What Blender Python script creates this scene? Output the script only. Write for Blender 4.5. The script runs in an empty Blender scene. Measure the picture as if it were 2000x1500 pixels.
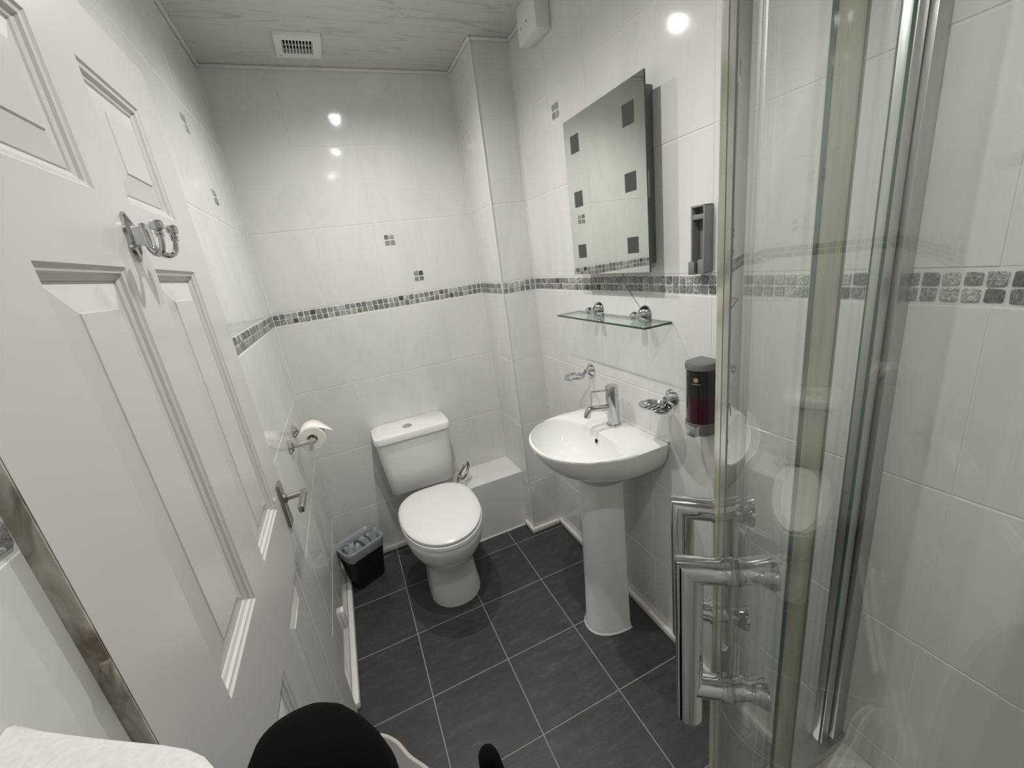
import bpy, bmesh, math, random
from math import sin, cos, pi, radians
from mathutils import Vector, Matrix
random.seed(7)
S = bpy.context.scene
COL = S.collection

# ---------------------------------------------------------------- camera
cam = bpy.data.cameras.new('camera')
cam.sensor_width = 36.0
cam.lens = 36.0 * 800.92 / 2000.0
cam.clip_start = 0.01
co = bpy.data.objects.new('camera', cam)
COL.objects.link(co)
def basis(yaw, pitch, roll):
    F = Vector((sin(yaw)*cos(pitch), cos(yaw)*cos(pitch), sin(pitch)))
    R = Vector((cos(yaw), -sin(yaw), 0.0)); U = R.cross(F)
    return cos(roll)*R + sin(roll)*U, -sin(roll)*R + cos(roll)*U, F
_r, _u, _f = basis(0.3671, -0.2981, -0.1358)
M = Matrix.Identity(4)
for i in range(3):
    M[i][0], M[i][1], M[i][2] = _r[i], _u[i], -_f[i]
M[0][3], M[1][3], M[2][3] = 0.2785, -0.18, 1.4615
co.matrix_world = M
S.camera = co

# ---------------------------------------------------------------- world, light, exposure
w = bpy.data.worlds.new('world'); S.world = w; w.use_nodes = True
w.node_tree.nodes['Background'].inputs[0].default_value = (0.9, 0.92, 0.88, 1)
w.node_tree.nodes['Background'].inputs[1].default_value = 0.0
S.view_settings.view_transform = 'Standard'
S.view_settings.look = 'None'
S.view_settings.gamma = 1.0
S.view_settings.use_curve_mapping = False
S.view_settings.exposure = 0.0
LAMPS = [(0.50, 1.385), (0.505, 0.75), (0.485, 0.01)]
LAMP_SHARE = [1.0, 1.0, 0.7]
LAMP_W = 35.0
LAMP_COL = (1.0, 0.98, 0.945)
LAMP_ANGLE = 157
LAMP_BLEND = 1.0
CEIL = 2.3
for (lx, ly), share_ in zip(LAMPS, LAMP_SHARE):
    ld = bpy.data.lights.new('downlight_lamp', 'SPOT')
    ld.energy = LAMP_W * share_; ld.color = LAMP_COL
    ld.spot_size = radians(LAMP_ANGLE); ld.spot_blend = LAMP_BLEND
    ld.shadow_soft_size = 0.014
    lo = bpy.data.objects.new('downlight_lamp', ld); COL.objects.link(lo)
    lo.location = (lx, ly, CEIL - 0.016)

# ---------------------------------------------------------------- helpers
def tag(o, label=None, cat=None, group=None, kind=None):
    if label: o['label'] = label
    if cat: o['category'] = cat
    if group: o['group'] = group
    if kind: o['kind'] = kind
    return o

def thing(name, label, cat, loc=(0, 0, 0), rotz=0.0, group=None):
    o = bpy.data.objects.new(name, None); COL.objects.link(o)
    o.empty_display_size = 0.05
    o.location = loc; o.rotation_euler = (0, 0, rotz)
    return tag(o, label, cat, group)

def mesh_obj(name, bm, mat, parent=None, smooth=False, mats=None):
    me = bpy.data.meshes.new(name)
    bmesh.ops.recalc_face_normals(bm, faces=bm.faces)
    bm.to_mesh(me); bm.free()
    if mats:
        for m in mats: me.materials.append(m)
    else:
        me.materials.append(mat)
    if smooth:
        for p in me.polygons: p.use_smooth = True
        if smooth is not True:
            try: me.set_sharp_from_angle(angle=radians(smooth))
            except Exception: pass
    o = bpy.data.objects.new(name, me); COL.objects.link(o)
    if parent: o.parent = parent
    return o

def share(name, me, parent=None):
    o = bpy.data.objects.new(name, me); COL.objects.link(o)
    if parent: o.parent = parent
    return o

def BM(): return bmesh.new()

def box(bm, x0, x1, y0, y1, z0, z1, bev=0.0, seg=2):
    r = bmesh.ops.create_cube(bm, size=1.0)
    vs = r['verts']
    for v in vs:
        v.co = Vector((x0 + (v.co.x+.5)*(x1-x0), y0 + (v.co.y+.5)*(y1-y0), z0 + (v.co.z+.5)*(z1-z0)))
    if bev > 0:
        es = set(e for v in vs for e in v.link_edges)
        bmesh.ops.bevel(bm, geom=list(es), offset=bev, segments=seg, affect='EDGES', profile=0.5)
    return bm

def frame_to(axis):
    a = Vector(axis).normalized()
    t = Vector((0, 0, 1)) if abs(a.z) < .9 else Vector((1, 0, 0))
    p = a.cross(t).normalized(); q = a.cross(p).normalized()
    return p, q, a

def lathe(bm, prof, origin, axis, n=32, sx=1.0, sy=1.0):
    """prof: (radius, distance along the axis)"""
    p, q, a = frame_to(axis); o = Vector(origin)
    rings = []
    for (r, h) in prof:
        if r < 1e-6:
            rings.append([bm.verts.new(o + a*h)])
        else:
            rings.append([bm.verts.new(o + a*h + p*(r*sx*cos(2*pi*i/n)) + q*(r*sy*sin(2*pi*i/n))) for i in range(n)])
    for A, B in zip(rings, rings[1:]):
        for i in range(n):
            j = (i+1) % n
            if len(A) == 1 and len(B) == 1: continue
            if len(A) == 1: bm.faces.new((A[0], B[i], B[j]))
            elif len(B) == 1: bm.faces.new((A[i], A[j], B[0]))
            else: bm.faces.new((A[i], A[j], B[j], B[i]))
    if len(rings[0]) > 1: bm.faces.new(rings[0][::-1])
    if len(rings[-1]) > 1: bm.faces.new(rings[-1])
    return bm

def catmull(pts, n=8, closed=False):
    pts = [Vector(p) for p in pts]; out = []
    m = len(pts)
    for i in range(m if closed else m-1):
        if closed:
            a, b, c, d = pts[(i-1) % m], pts[i], pts[(i+1) % m], pts[(i+2) % m]
        else:
            a, b, c, d = pts[max(i-1, 0)], pts[i], pts[i+1], pts[min(i+2, m-1)]
        for k in range(n):
            t = k/n
            out.append(.5*((2*b) + (c-a)*t + (2*a-5*b+4*c-d)*t*t + (3*b-a-3*c+d)*t**3))
    if not closed: out.append(pts[-1])
    return out

def tube(bm, path, rad, n=14, closed=False, caps=True, flat=1.0):
    path = [Vector(p) for p in path]; m = len(path)
    rads = rad if isinstance(rad, (list, tuple)) else [rad]*m
    rings = []; prev = None
    for i in range(m):
        if closed: d = path[(i+1) % m] - path[(i-1) % m]
        else: d = path[min(i+1, m-1)] - path[max(i-1, 0)]
        d.normalize()
        if prev is None:
            p, q, _ = frame_to(d)
        else:
            p = (prev - d*prev.dot(d)).normalized(); q = d.cross(p)
        prev = p
        rings.append([bm.verts.new(path[i] + p*(rads[i]*cos(2*pi*k/n)) + q*(rads[i]*flat*sin(2*pi*k/n))) for k in range(n)])
    prs = list(zip(rings, rings[1:])) + ([(rings[-1], rings[0])] if closed else [])
    for A, B in prs:
        for k in range(n):
            bm.faces.new((A[k], A[(k+1) % n], B[(k+1) % n], B[k]))
    if not closed and caps:
        bm.faces.new(rings[0][::-1]); bm.faces.new(rings[-1])
    return bm

def mitre_tube(bm, pts, r, n=20):
    pts = [Vector(p) for p in pts]; m = len(pts)
    ds = [(b-a).normalized() for a, b in zip(pts, pts[1:])]
    p, q, _ = frame_to(ds[0])
    offs = [p*(r*cos(2*pi*k/n)) + q*(r*sin(2*pi*k/n)) for k in range(n)]
    rings = [[bm.verts.new(pts[0] + o_) for o_ in offs]]
    for i in range(1, m):
        d = ds[i-1]
        nrm = (ds[i-1] + ds[i]).normalized() if i < m-1 else d
        loc = [o_ - d*(o_.dot(nrm)/d.dot(nrm)) for o_ in offs]
        rings.append([bm.verts.new(pts[i] + l_) for l_ in loc])
        if i < m-1: offs = [l_ - ds[i]*l_.dot(ds[i]) for l_ in loc]
    for A, B in zip(rings, rings[1:]):
        for k in range(n): bm.faces.new((A[k], A[(k+1) % n], B[(k+1) % n], B[k]))
    bm.faces.new(rings[0][::-1]); bm.faces.new(rings[-1])
    return bm

def loft(bm, sections, cap0=True, cap1=True, closed=True):
    rings = [[bm.verts.new(p) for p in s] for s in sections]
    n = len(rings[0])
    for A, B in zip(rings, rings[1:]):
        for k in range(n if closed else n-1):
            bm.faces.new((A[k], A[(k+1) % n], B[(k+1) % n], B[k]))
    if cap0: bm.faces.new(rings[0][::-1])
    if cap1: bm.faces.new(rings[-1])
    return rings

def prism(bm, outline, z0, z1):
    """outline: list of (x, y) points"""
    loft(bm, [[(x, y, z0) for x, y in outline], [(x, y, z1) for x, y in outline]])
    return bm

def superell(cx, cy, a, b, n, N=48, a0=0.0):
    out = []
    for i in range(N):
        t = 2*pi*i/N + a0
        c, s_ = cos(t), sin(t)
        out.append((cx + a*math.copysign(abs(c)**(2/n), c), cy + b*math.copysign(abs(s_)**(2/n), s_)))
    return out

# ---------------------------------------------------------------- materials
def mat(name, col, rough=.5, metal=0.0, **kw):
    m = bpy.data.materials.new(name); m.use_nodes = True
    b = m.node_tree.nodes['Principled BSDF']
    b.inputs['Base Color'].default_value = (*col, 1)
    b.inputs['Roughness'].default_value = rough
    b.inputs['Metallic'].default_value = metal
    for k, v in kw.items():
        b.inputs[k].default_value = v
    return m

class N:
    def __init__(s, m): s.t = m.node_tree; s.b = s.t.nodes.get('Principled BSDF')
    def __call__(s, typ, **kw):
        n = s.t.nodes.new(typ)
        for k, v in kw.items():
            if hasattr(n, k) and not k[0].isupper(): setattr(n, k, v)
            else: n.inputs[k.replace('_', ' ')].default_value = v
        return n
    def l(s, a, b): s.t.links.new(a, b)
    def ramp(s, stops):
        r = s.t.nodes.new('ShaderNodeValToRGB'); e = r.color_ramp.elements
        while len(e) < len(stops): e.new(.5)
        for q, (p, c) in zip(e, stops):
            q.position = p; q.color = (*c, 1) if len(c) == 3 else c
        return r
    def coord(s, out='Object'):
        return s.t.nodes.new('ShaderNodeTexCoord').outputs[out]
    def pos(s): return s.t.nodes.new('ShaderNodeNewGeometry').outputs['Position']
    def rnd(s): return s.t.nodes.new('ShaderNodeObjectInfo').outputs['Random']

def noise_col(m, scale, stops, detail=6, stretch=(1, 1, 1), rough=.6, use_pos=True, dist=0.0):
    n = N(m); mp = n('ShaderNodeMapping'); mp.inputs['Scale'].default_value = stretch
    n.l(n.pos() if use_pos else n.coord(), mp.inputs[0])
    t = n('ShaderNodeTexNoise', Scale=scale, Detail=detail, Roughness=rough, Distortion=dist)
    n.l(mp.outputs[0], t.inputs['Vector'])
    r = n.ramp(stops); n.l(t.outputs[0], r.inputs[0]); n.l(r.outputs[0], n.b.inputs['Base Color'])
    return n, t, r

# glossy white wall tile, faintly marbled
m_tile = mat('white_glazed_tile', (.74, .74, .71), .09)
n, t, r = noise_col(m_tile, 3.0, [(.3, (.70, .70, .675)), (.6, (.765, .765, .74))], stretch=(1.5, 1.5, .6), dist=1.2)
bt = n('ShaderNodeTexNoise', Scale=7.0, Detail=2.0); n.l(n.pos(), bt.inputs['Vector'])
bp = n('ShaderNodeBump', Strength=.035, Distance=.02); n.l(bt.outputs[0], bp.inputs['Height']); n.l(bp.outputs[0], n.b.inputs['Normal'])
m_grout = mat('pale_grout', (.76, .76, .73), .7)
m_wall = mat('painted_wall', (.72, .72, .69), .5)

# tumbled stone mosaic, each piece its own grey
m_mos = mat('grey_stone_mosaic', (.2, .2, .19), .35)
n = N(m_mos)
mp = n('ShaderNodeMapping'); mp.inputs['Scale'].default_value = (1, 1, 1); n.l(n.pos(), mp.inputs[0])
t = n('ShaderNodeTexNoise', Scale=95.0, Detail=5.0, Roughness=.7, Distortion=2.2); n.l(mp.outputs[0], t.inputs['Vector'])
r = n.ramp([(.30, (.06, .06, .058)), (.5, (.27, .27, .26)), (.66, (.62, .62, .59))]); n.l(t.outputs[0], r.inputs[0])
r2 = n.ramp([(0, (.2, .2, .2)), (.08, (.6, .6, .6)), (.75, (1.1, 1.1, 1.1)), (1, (1.6, 1.6, 1.55))]); n.l(n.rnd(), r2.inputs[0])
mx = n('ShaderNodeMix', data_type='RGBA', blend_type='MULTIPLY'); mx.inputs[0].default_value = 1.0
n.l(r.outputs[0], mx.inputs[6]); n.l(r2.outputs[0], mx.inputs[7]); n.l(mx.outputs[2], n.b.inputs['Base Color'])

# dark slate floor
m_slate = mat('dark_slate_tile', (.03, .03, .032), .42)
n = N(m_slate)
mp = n('ShaderNodeMapping'); mp.inputs['Scale'].default_value = (1.0, 3.0, 1.0); mp.inputs['Rotation'].default_value = (0, 0, .35); n.l(n.pos(), mp.inputs[0])
t1 = n('ShaderNodeTexNoise', Scale=9.0, Detail=12.0, Roughness=.80, Distortion=.2); n.l(mp.outputs[0], t1.inputs['Vector'])
r = n.ramp([(.36, (.033, .033, .0345)), (.55, (.050, .050, .0525)), (.72, (.105, .105, .108))]); n.l(t1.outputs[0], r.inputs[0])
r2 = n.ramp([(0, (.85, .85, .85)), (1, (1.2, 1.2, 1.2))]); n.l(n.rnd(), r2.inputs[0])
mx = n('ShaderNodeMix', data_type='RGBA', blend_type='MULTIPLY'); mx.inputs[0].default_value = 1.0
n.l(r.outputs[0], mx.inputs[6]); n.l(r2.outputs[0], mx.inputs[7]); n.l(mx.outputs[2], n.b.inputs['Base Color'])
bp = n('ShaderNodeBump', Strength=.25, Distance=.003); n.l(t1.outputs[0], bp.inputs['Height']); n.l(bp.outputs[0], n.b.inputs['Normal'])
m_fgrout = mat('grey_floor_grout', (.30, .30, .29), .85)

# marbled ceiling panels
m_ceil = mat('marbled_ceiling_panel', (.6, .6, .57), .3)
noise_col(m_ceil, 4.0, [(.36, (.50, .50, .47)), (.46, (.64, .64, .61)), (1, (.68, .68, .65))], stretch=(1.0, 5.0, 1.0), dist=1.6, detail=8)

m_door = mat('white_gloss_paint', (.62, .607, .59), .24)
m_trim = mat('white_trim_paint', (.80, .79, .76), .35)
m_skirt = mat('aged_white_skirting', (.78, .76, .70), .4)
noise_col(m_skirt, 22.0, [(.28, (.60, .54, .45)), (.42, (.78, .76, .71)), (1, (.82, .81, .77))])
m_bead = mat('white_sealant', (.80, .80, .76), .4)
m_grime = mat('grimy_edge_paint', (.4, .38, .33), .6)
noise_col(m_grime, 16.0, [(.32, (.17, .135, .10)), (.45, (.36, .34, .29)), (.60, (.56, .55, .50))], stretch=(2.5, 2.5, .6), dist=1.0)
m_porc = mat('white_porcelain', (.82, .82, .80), .05)
m_plastic_w = mat('white_plastic', (.82, .82, .80), .22)
m_chrome = mat('chrome', (.60, .60, .61), .06, 1.0)
m_steel = mat('dull_nickel', (.38, .37, .35), .28, 1.0)
m_alu = mat('brushed_aluminium', (.56, .56, .55), .32, 1.0)
m_alu_d = mat('dark_aluminium', (.30, .30, .29), .4, .8)
m_black = mat('black_rubber', (.008, .008, .008), .6)
m_blackp = mat('black_plastic', (.005, .005, .006), .6)
m_mirror = mat('mirror_silver', (.80, .84, .80), .01, 1.0)
m_gedge = mat('dark_green_glass_edge', (.03, .07, .055), .15)
m_window = mat('smoked_light_window', (.055, .06, .056), .12)
m_boxgrey = mat('grey_metal_case', (.17, .17, .17), .45, .3)
m_paper = mat('toilet_paper', (.86, .84, .78), .9)
m_grey = mat('grey_plastic', (.24, .24, .235), .4)
m_dgrey = mat('dark_grey_plastic', (.14, .14, .14), .35)
m_smoke = mat('smoked_plastic', (.018, .017, .013), .08)
m_soap = mat('dark_red_soap', (.042, .006, .015), .08)
m_cream = mat('cream_print', (.35, .30, .22), .5)
m_brass = mat('worn_brass_pipe', (.34, .30, .24), .3, 1.0)
m_bag = mat('black_woven_fabric', (.0028, .0028, .0028), .95, **{'Specular IOR Level': .12})
m_towel = mat('white_cotton', (.80, .79, .76), .95)
noise_col(m_towel, 180.0, [(.3, (.57, .565, .55)), (.7, (.66, .655, .64))])
m_mat = mat('grey_bath_mat', (.24, .23, .225), .9)
m_matrim = mat('pale_mat_piping', (.66, .62, .56), .8)
m_tray = mat('shower_tray_acrylic', (.66, .63, .57), .25)
noise_col(m_tray, 9.0, [(.3, (.46, .40, .31)), (.55, (.70, .68, .63))])
m_red = mat('sticker_white', (.60, .55, .54), .6)
m_hole = mat('dark_void', (.006, .005, .004), .9)
m_lamp = bpy.data.materials.new('lit_lamp_face'); m_lamp.use_nodes = True
_b = m_lamp.node_tree.nodes['Principled BSDF']
_b.inputs['Emission Color'].default_value = (1, .98, .92, 1); _b.inputs['Emission Strength'].default_value = 60.0
_b.inputs['Base Color'].default_value = (.9, .9, .9, 1)

# aged clear seal: milky yellow green plastic
m_seal = mat('yellowed_clear_seal', (.52, .52, .38), .22)
m_seal.node_tree.nodes['Principled BSDF'].inputs['Transmission Weight'].default_value = .25
noise_col(m_seal, 60.0, [(.3, (.42, .42, .29)), (.6, (.56, .56, .42))], stretch=(1, 1, .1))

m_seal2 = mat('grey_clear_seal', (.50, .51, .47), .2, **{'Transmission Weight': .5})

def glass_mat(name, tint, refl=1.0):
    m = bpy.data.materials.new(name); m.use_nodes = True
    t = m.node_tree; t.nodes.clear()
    out = t.nodes.new('ShaderNodeOutputMaterial')
    tr = t.nodes.new('ShaderNodeBsdfTransparent'); tr.inputs[0].default_value = (*tint, 1)
    gl = t.nodes.new('ShaderNodeBsdfGlossy'); gl.inputs['Roughness'].default_value = .015
    gl.inputs[0].default_value = (refl, refl, refl, 1)
    fr = t.nodes.new('ShaderNodeFresnel')
    ge = t.nodes.new('ShaderNodeNewGeometry')          # same 1.5 index on both faces of the thin pane
    ma = t.nodes.new('ShaderNodeMapRange'); ma.inputs['To Min'].default_value = 1.56; ma.inputs['To Max'].default_value = 1/1.56
    t.links.new(ge.outputs['Backfacing'], ma.inputs['Value']); t.links.new(ma.outputs[0], fr.inputs[0])
    mx = t.nodes.new('ShaderNodeMixShader')
    t.links.new(fr.outputs[0], mx.inputs[0]); t.links.new(tr.outputs[0], mx.inputs[1]); t.links.new(gl.outputs[0], mx.inputs[2])
    t.links.new(mx.outputs[0], out.inputs[0])
    return m
m_glass = glass_mat('clear_shower_glass', (.955, .972, .961))
m_shelf = glass_mat('clear_shelf_glass', (.93, .97, .945))
m_liner = mat('thin_grey_liner', (.30, .33, .35), .3)

# thin see-through bin liner film: mix of translucent and transparent
def film(name, col, a):
    m = bpy.data.materials.new(name); m.use_nodes = True
    t = m.node_tree; b = t.nodes['Principled BSDF']
    b.inputs['Base Color'].default_value = (*col, 1); b.inputs['Roughness'].default_value = .25
    b.inputs['Alpha'].default_value = a
    return m
m_film = film('bin_liner_film', (.34, .37, .40), .72)

# ---------------------------------------------------------------- room dimensions
W, D, H = 1.16, 1.9268, CEIL
XC, YC = 0.99, 1.6227          # pipe boxing: left face x, front face y
YL, ZL, XL = 1.7047, 0.338, 0.47   # low ledge: front y, top z, left end x
YN = -0.58                     # near wall
ROWS = [(0.0, .305), (.305, .638), (.638, .978), (.978, 1.300), (1.356, 1.690), (1.690, 2.012), (2.012, 2.30)]
BAND = (1.300, 1.356)
TW, PIT = 0.2485, 0.0247
GR = 0.0010                    # grout recess

mos_meshes = []
def mosaic_mesh(k):
    rr = random.Random(k)
    h = .0105
    pts = []
    for sx, sy in ((-1, -1), (1, -1), (1, 1), (-1, 1)):
        c = Vector((sx*h + rr.uniform(-.0009, .0009), sy*h + rr.uniform(-.0009, .0009)))
        cut = rr.uniform(.0012, .003)
        if sx*sy > 0: pts += [(c.x, c.y - sy*cut), (c.x - sx*cut, c.y)]
        else: pts += [(c.x - sx*cut, c.y), (c.x, c.y - sy*cut)]
    bm = BM()
    loft(bm, [[(x, y, -.002) for x, y in pts], [(x, y, .0006) for x, y in pts], [(x*.88, y*.88, .0016) for x, y in pts]])
    me = bpy.data.meshes.new('mosaic_tile'); bmesh.ops.recalc_face_normals(bm, faces=bm.faces)
    bm.to_mesh(me); bm.free(); me.materials.append(m_mos)
    return me
for k in range(5): mos_meshes.append(mosaic_mesh(k))

def basis_mat(o, U, V):
    U, V = Vector(U), Vector(V); Nn = U.cross(V)
    m = Matrix.Identity(4)
    for i in range(3):
        m[i][0], m[i][1], m[i][2], m[i][3] = U[i], V[i], Nn[i], o[i]
    return m

def put_mosaic(parent, o, U, V, u, v):
    c = Vector(o) + Vector(U)*u + Vector(V)*v
    ob = share('mosaic_tile', random.choice(mos_meshes), parent)
    ob.matrix_world = basis_mat(c, U, V) @ Matrix.Rotation(random.choice((0, 1, 2, 3))*pi/2 + random.uniform(-.03, .03), 4, 'Z') @ Matrix.Diagonal((random.uniform(.94, 1.02), random.uniform(.94, 1.02), 1, 1))

tile_cache = {}
def tile_mesh(name, du, dv, th, ch, m):
    key = (name, round(du, 4), round(dv, 4))
    if key in tile_cache: return tile_cache[key]
    bm = BM()
    q = lambda a, z: [(-du/2+a, -dv/2+a, z), (du/2-a, -dv/2+a, z), (du/2-a, dv/2-a, z), (-du/2+a, dv/2-a, z)]
    loft(bm, [q(0, -th), q(0, -ch), q(ch, 0)])
    me = bpy.data.meshes.new(name); bmesh.ops.recalc_face_normals(bm, faces=bm.faces)
    bm.to_mesh(me); bm.free(); me.materials.append(m)
    tile_cache[key] = me
    return me

def wall_tiles(parent, o, U, V, cuts, rows, gap=.0030, vfine=.9):
    for u0, u1 in zip(cuts, cuts[1:]):
        if u1 - u0 < .012: continue
        for z0, z1 in rows:
            me = tile_mesh('wall_tile', u1-u0-(.0026 if z0 < vfine else .0011), z1-z0-gap, .006, .0011, m_tile)
            ob = share('wall_tile', me, parent)
            c = Vector(o) + Vector(U)*((u0+u1)/2) + Vector(V)*((z0+z1)/2)
            ob.matrix_world = basis_mat(c, U, V) @ Matrix.Rotation(random.uniform(-.0016, .0016), 4, 'X') @ Matrix.Rotation(random.uniform(-.0016, .0016), 4, 'Y')

def band(parent, o, U, V, u0, u1):
    k = int((u1-u0)/PIT); st = (u1-u0)/max(k, 1)
    for i in range(k):
        for j in range(2):
            put_mosaic(parent, o, U, V, u0 + (i+.5)*st, BAND[0] + .0157 + j*.0247)

def inset(parent, o, U, V, u, v):
    for i in (-.5, .5):
        for j in (-.5, .5):
            put_mosaic(parent, o, U, V, u + i*PIT, v + j*.0262)

Z = (0, 0, 1)
# ---------------------------------------------------------------- setting: walls
def slab(name, *a):
    return tag(mesh_obj(name, box(BM(), *a), m_grout), kind='structure')

wb = slab('wall_back', -.1, W+.1, D+GR, D+.1, -.05, H+.05)
o, U = (0, D, 0), (1, 0, 0)
cb = [.002, .254, .508, .762, XC]
wall_tiles(wb, o, U, Z, cb, ROWS)
band(wb, o, U, Z, .003, XC-.001)
inset(wb, o, U, Z, .5735, 1.612); inset(wb, o, U, Z, .678, 1.432)

wl = slab('wall_left', -.1, -GR, YN-.1, D+.1, -.05, H+.05)
o, U = (0, D, 0), (0, -1, 0)
o2, U2 = (0, YN, 0), (0, 1, 0)          # facing +x
cl = [.001 + TW*i for i in range(0, 11)]; cl[-1] = D - YN
cl2 = sorted(D - YN - c for c in cl)
wall_tiles(wl, o2, U2, Z, cl2, ROWS)
band(wl, o2, U2, Z, .985 - YN, D - YN - .002)
inset(wl, o2, U2, Z, 1.401 - YN, 1.946); inset(wl, o2, U2, Z, 1.507 - YN, 1.767)

# the tiled strip on the near side of the door stands a little prouder
XN = .016
wn = slab('wall_left_near', -.002, XN-GR, YN, .218, 0, H)
wall_tiles(wn, (XN, YN, 0), U2, Z, [0, .30, .548, .218-YN], ROWS)
band(wn, (XN, YN, 0), U2, Z, .45, .2165-YN)

wr = slab('wall_right', W+GR, W+.1, YN-.1, D+.1, -.05, H+.05)
o3, U3 = (W, YC, 0), (0, -1, 0)         # facing -x
cr = [0.0] + [.0147 + .25*i for i in range(1, 9)] + [YC - YN]
wall_tiles(wr, o3, U3, Z, cr, ROWS, vfine=.6)
band(wr, o3, U3, Z, .002, YC - YN - .3)
inset(wr, o3, U3, Z, YC - 1.307, 1.943); inset(wr, o3, U3, Z, YC - .545, 1.776)

tag(mesh_obj('wall_near', box(BM(), -.1, W+.1, YN-.1, YN, -.05, H+.05), m_wall), kind='structure')

# pipe boxing in the far corner
wc_ = slab('wall_boxing', XC+GR, W+.05, YC+GR, D+.05, 0, H)
wall_tiles(wc_, (XC, D, 0), (0, -1, 0), Z, [0.0, .152, D-YC], ROWS)
wall_tiles(wc_, (XC, YC, 0), (1, 0, 0), Z, [.0, W-XC], ROWS)
band(wc_, (XC, D, 0), (0, -1, 0), Z, .002, D-YC-.002)
band(wc_, (XC, YC, 0), (1, 0, 0), Z, .002, W-XC-.002)
for nm, a in (('corner_bead', (XC-.004, XC, YC-.004, YC, .03, H)),):
    mesh_obj(nm, box(BM(), *a), m_bead, wc_)
mesh_obj('corner_bead', box(BM(), XC-.004, XC+.001, D-.005, D, ZL, H), m_bead, wc_)
mesh_obj('corner_bead', box(BM(), W-.004, W, YC-.005, YC, .03, H), m_bead, wc_)
mesh_obj('corner_bead', box(BM(), 0, .004, D-.004, D, .03, H), m_bead, wb)

# low tiled ledge behind the toilet
wled = slab('wall_ledge', XL, XC, YL+GR, D+.02, 0, ZL-GR)
wall_tiles(wled, (XL, YL, 0), (1, 0, 0), Z, [0.0, .25, XC-XL], [(.0, ZL)])
for x0, x1 in ((XL, .70), (.70, XC)):
    me = tile_mesh('wall_tile', x1-x0-.0022, D-YL-.004, .006, .0011, m_tile)
    ob = share('wall_tile', me, wled)
    ob.matrix_world = Matrix.Translation(((x0+x1)/2, (YL+D)/2, ZL))

# ---------------------------------------------------------------- floor
fl = tag(mesh_obj('floor', box(BM(), -.1, W+.1, YN-.1, D+.1, -.06, -.0015), m_fgrout), kind='structure')
T = .2948
xs = [0.0] + [x for x in (.2671 + T*i for i in range(-1, 5)) if 0.01 < x < W-.01] + [W]
ys = [YN] + [y for y in (1.5866 - T*j for j in range(-2, 9)) if YN+.01 < y < D-.01]
ys = sorted(set(ys)) + [D]
for x0, x1 in zip(xs, xs[1:]):
    for y0, y1 in zip(ys, ys[1:]):
        me = tile_mesh('floor_tile', x1-x0-.0042, y1-y0-.0042, .006, .0008, m_slate)
        ob = share('floor_tile', me, fl)
        ob.location = ((x0+x1)/2, (y0+y1)/2, 0)

# ---------------------------------------------------------------- ceiling
ce = tag(mesh_obj('ceiling', box(BM(), -.1, W+.1, YN-.1, D+.1, H+.004, H+.08), m_ceil), kind='structure')
y = YN
while y < D:
    y1 = min(y + .3582, D)
    me = tile_mesh('ceiling_panel', W, y1-y-.0006, .006, .0008, m_ceil)
    ob = share('ceiling_panel', me, ce)
    ob.matrix_world = Matrix.Translation((W/2, (y+y1)/2, H)) @ Matrix.Rotation(pi, 4, 'X')
    y = y1

# cornice beads and skirting
def strip(name, a, m, bev=.004):
    o_ = mesh_obj(name, box(BM(), *a, bev, 2), m, None, 40)
    return tag(o_, kind='structure')
c = .012
strip('trim_1', (0, XC, D-c, D, H-c, H), m_trim)
strip('trim_2', (0, c, YN, D, H-c, H), m_trim)
strip('trim_3', (XC-c, XC, YC-c, D-c, H-c, H), m_trim)
strip('trim_4', (XC, W, YC-c, YC, H-c, H), m_trim)
strip('trim_5', (W-c, W, YN, YC-c, H-c, H), m_trim)
s, h = .0207, .030
strip('baseboard_left', (0, s+.003, 1.08, D, 0, h+.004), m_skirt, .007)
strip('baseboard_back', (s, XL, D-s, D, 0, h), m_skirt, .007)
strip('baseboard_right', (W-s, W, .262, YC, 0, h), m_skirt, .007)
strip('trim_6', (XC-s, W-s, YC-s, YC, 0, h), m_skirt, .007)
strip('trim_7', (XC-s, XC, YC, YL+.004, 0, h), m_skirt, .007)
strip('trim_8', (XL, XC-s, YL-.006, YL, 0, .010), m_bead, .003)

# ---------------------------------------------------------------- door (six raised panels), standing proud of the tiles
XD, DY0, DY1, DZ1 = .030, .220, .985, 1.905
PY = [(.358, .553), (.656, .862)]
PZ = [(.207, .788), (.954, 1.516), (1.612, 1.802)]
bm = BM()
def quad(bm, pts): bm.faces.new([bm.verts.new(p) for p in pts])
yb = [DY0, PY[0][0], PY[0][1], PY[1][0], PY[1][1], DY1]
zb = [.004, *PZ[0], *PZ[1], *PZ[2], DZ1]
for i in range(5):
    for j in range(7):
        if i in (1, 3) and j in (1, 3, 5): continue
        quad(bm, [(XD, yb[i], zb[j]), (XD, yb[i+1], zb[j]), (XD, yb[i+1], zb[j+1]), (XD, yb[i], zb[j+1])])
bmesh.ops.remove_doubles(bm, verts=bm.verts, dist=1e-5)
quad(bm, [(.001, DY1, .004), (XD, DY1, .004), (XD, DY1, DZ1), (.001, DY1, DZ1)])
quad(bm, [(.001, DY0, DZ1), (XD, DY0, DZ1), (XD, DY1, DZ1), (.001, DY1, DZ1)])
quad(bm, [(.001, DY0, .004), (XD, DY0, .004), (XD, DY1, .004), (.001, DY1, .004)])
quad(bm, [(.001, DY0, .004), (.001, DY1, .004), (.001, DY1, DZ1), (.001, DY0, DZ1)])
door = mesh_obj('door_1', bm, m_door)
tag(door, 'white six-panel door with lever handle in the left tiled wall', None, kind='structure')
mesh_obj('hinge_edge', box(BM(), .001, XD-.0005, DY0-.002, DY0+.001, .004, DZ1), m_grime, door)
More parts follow.
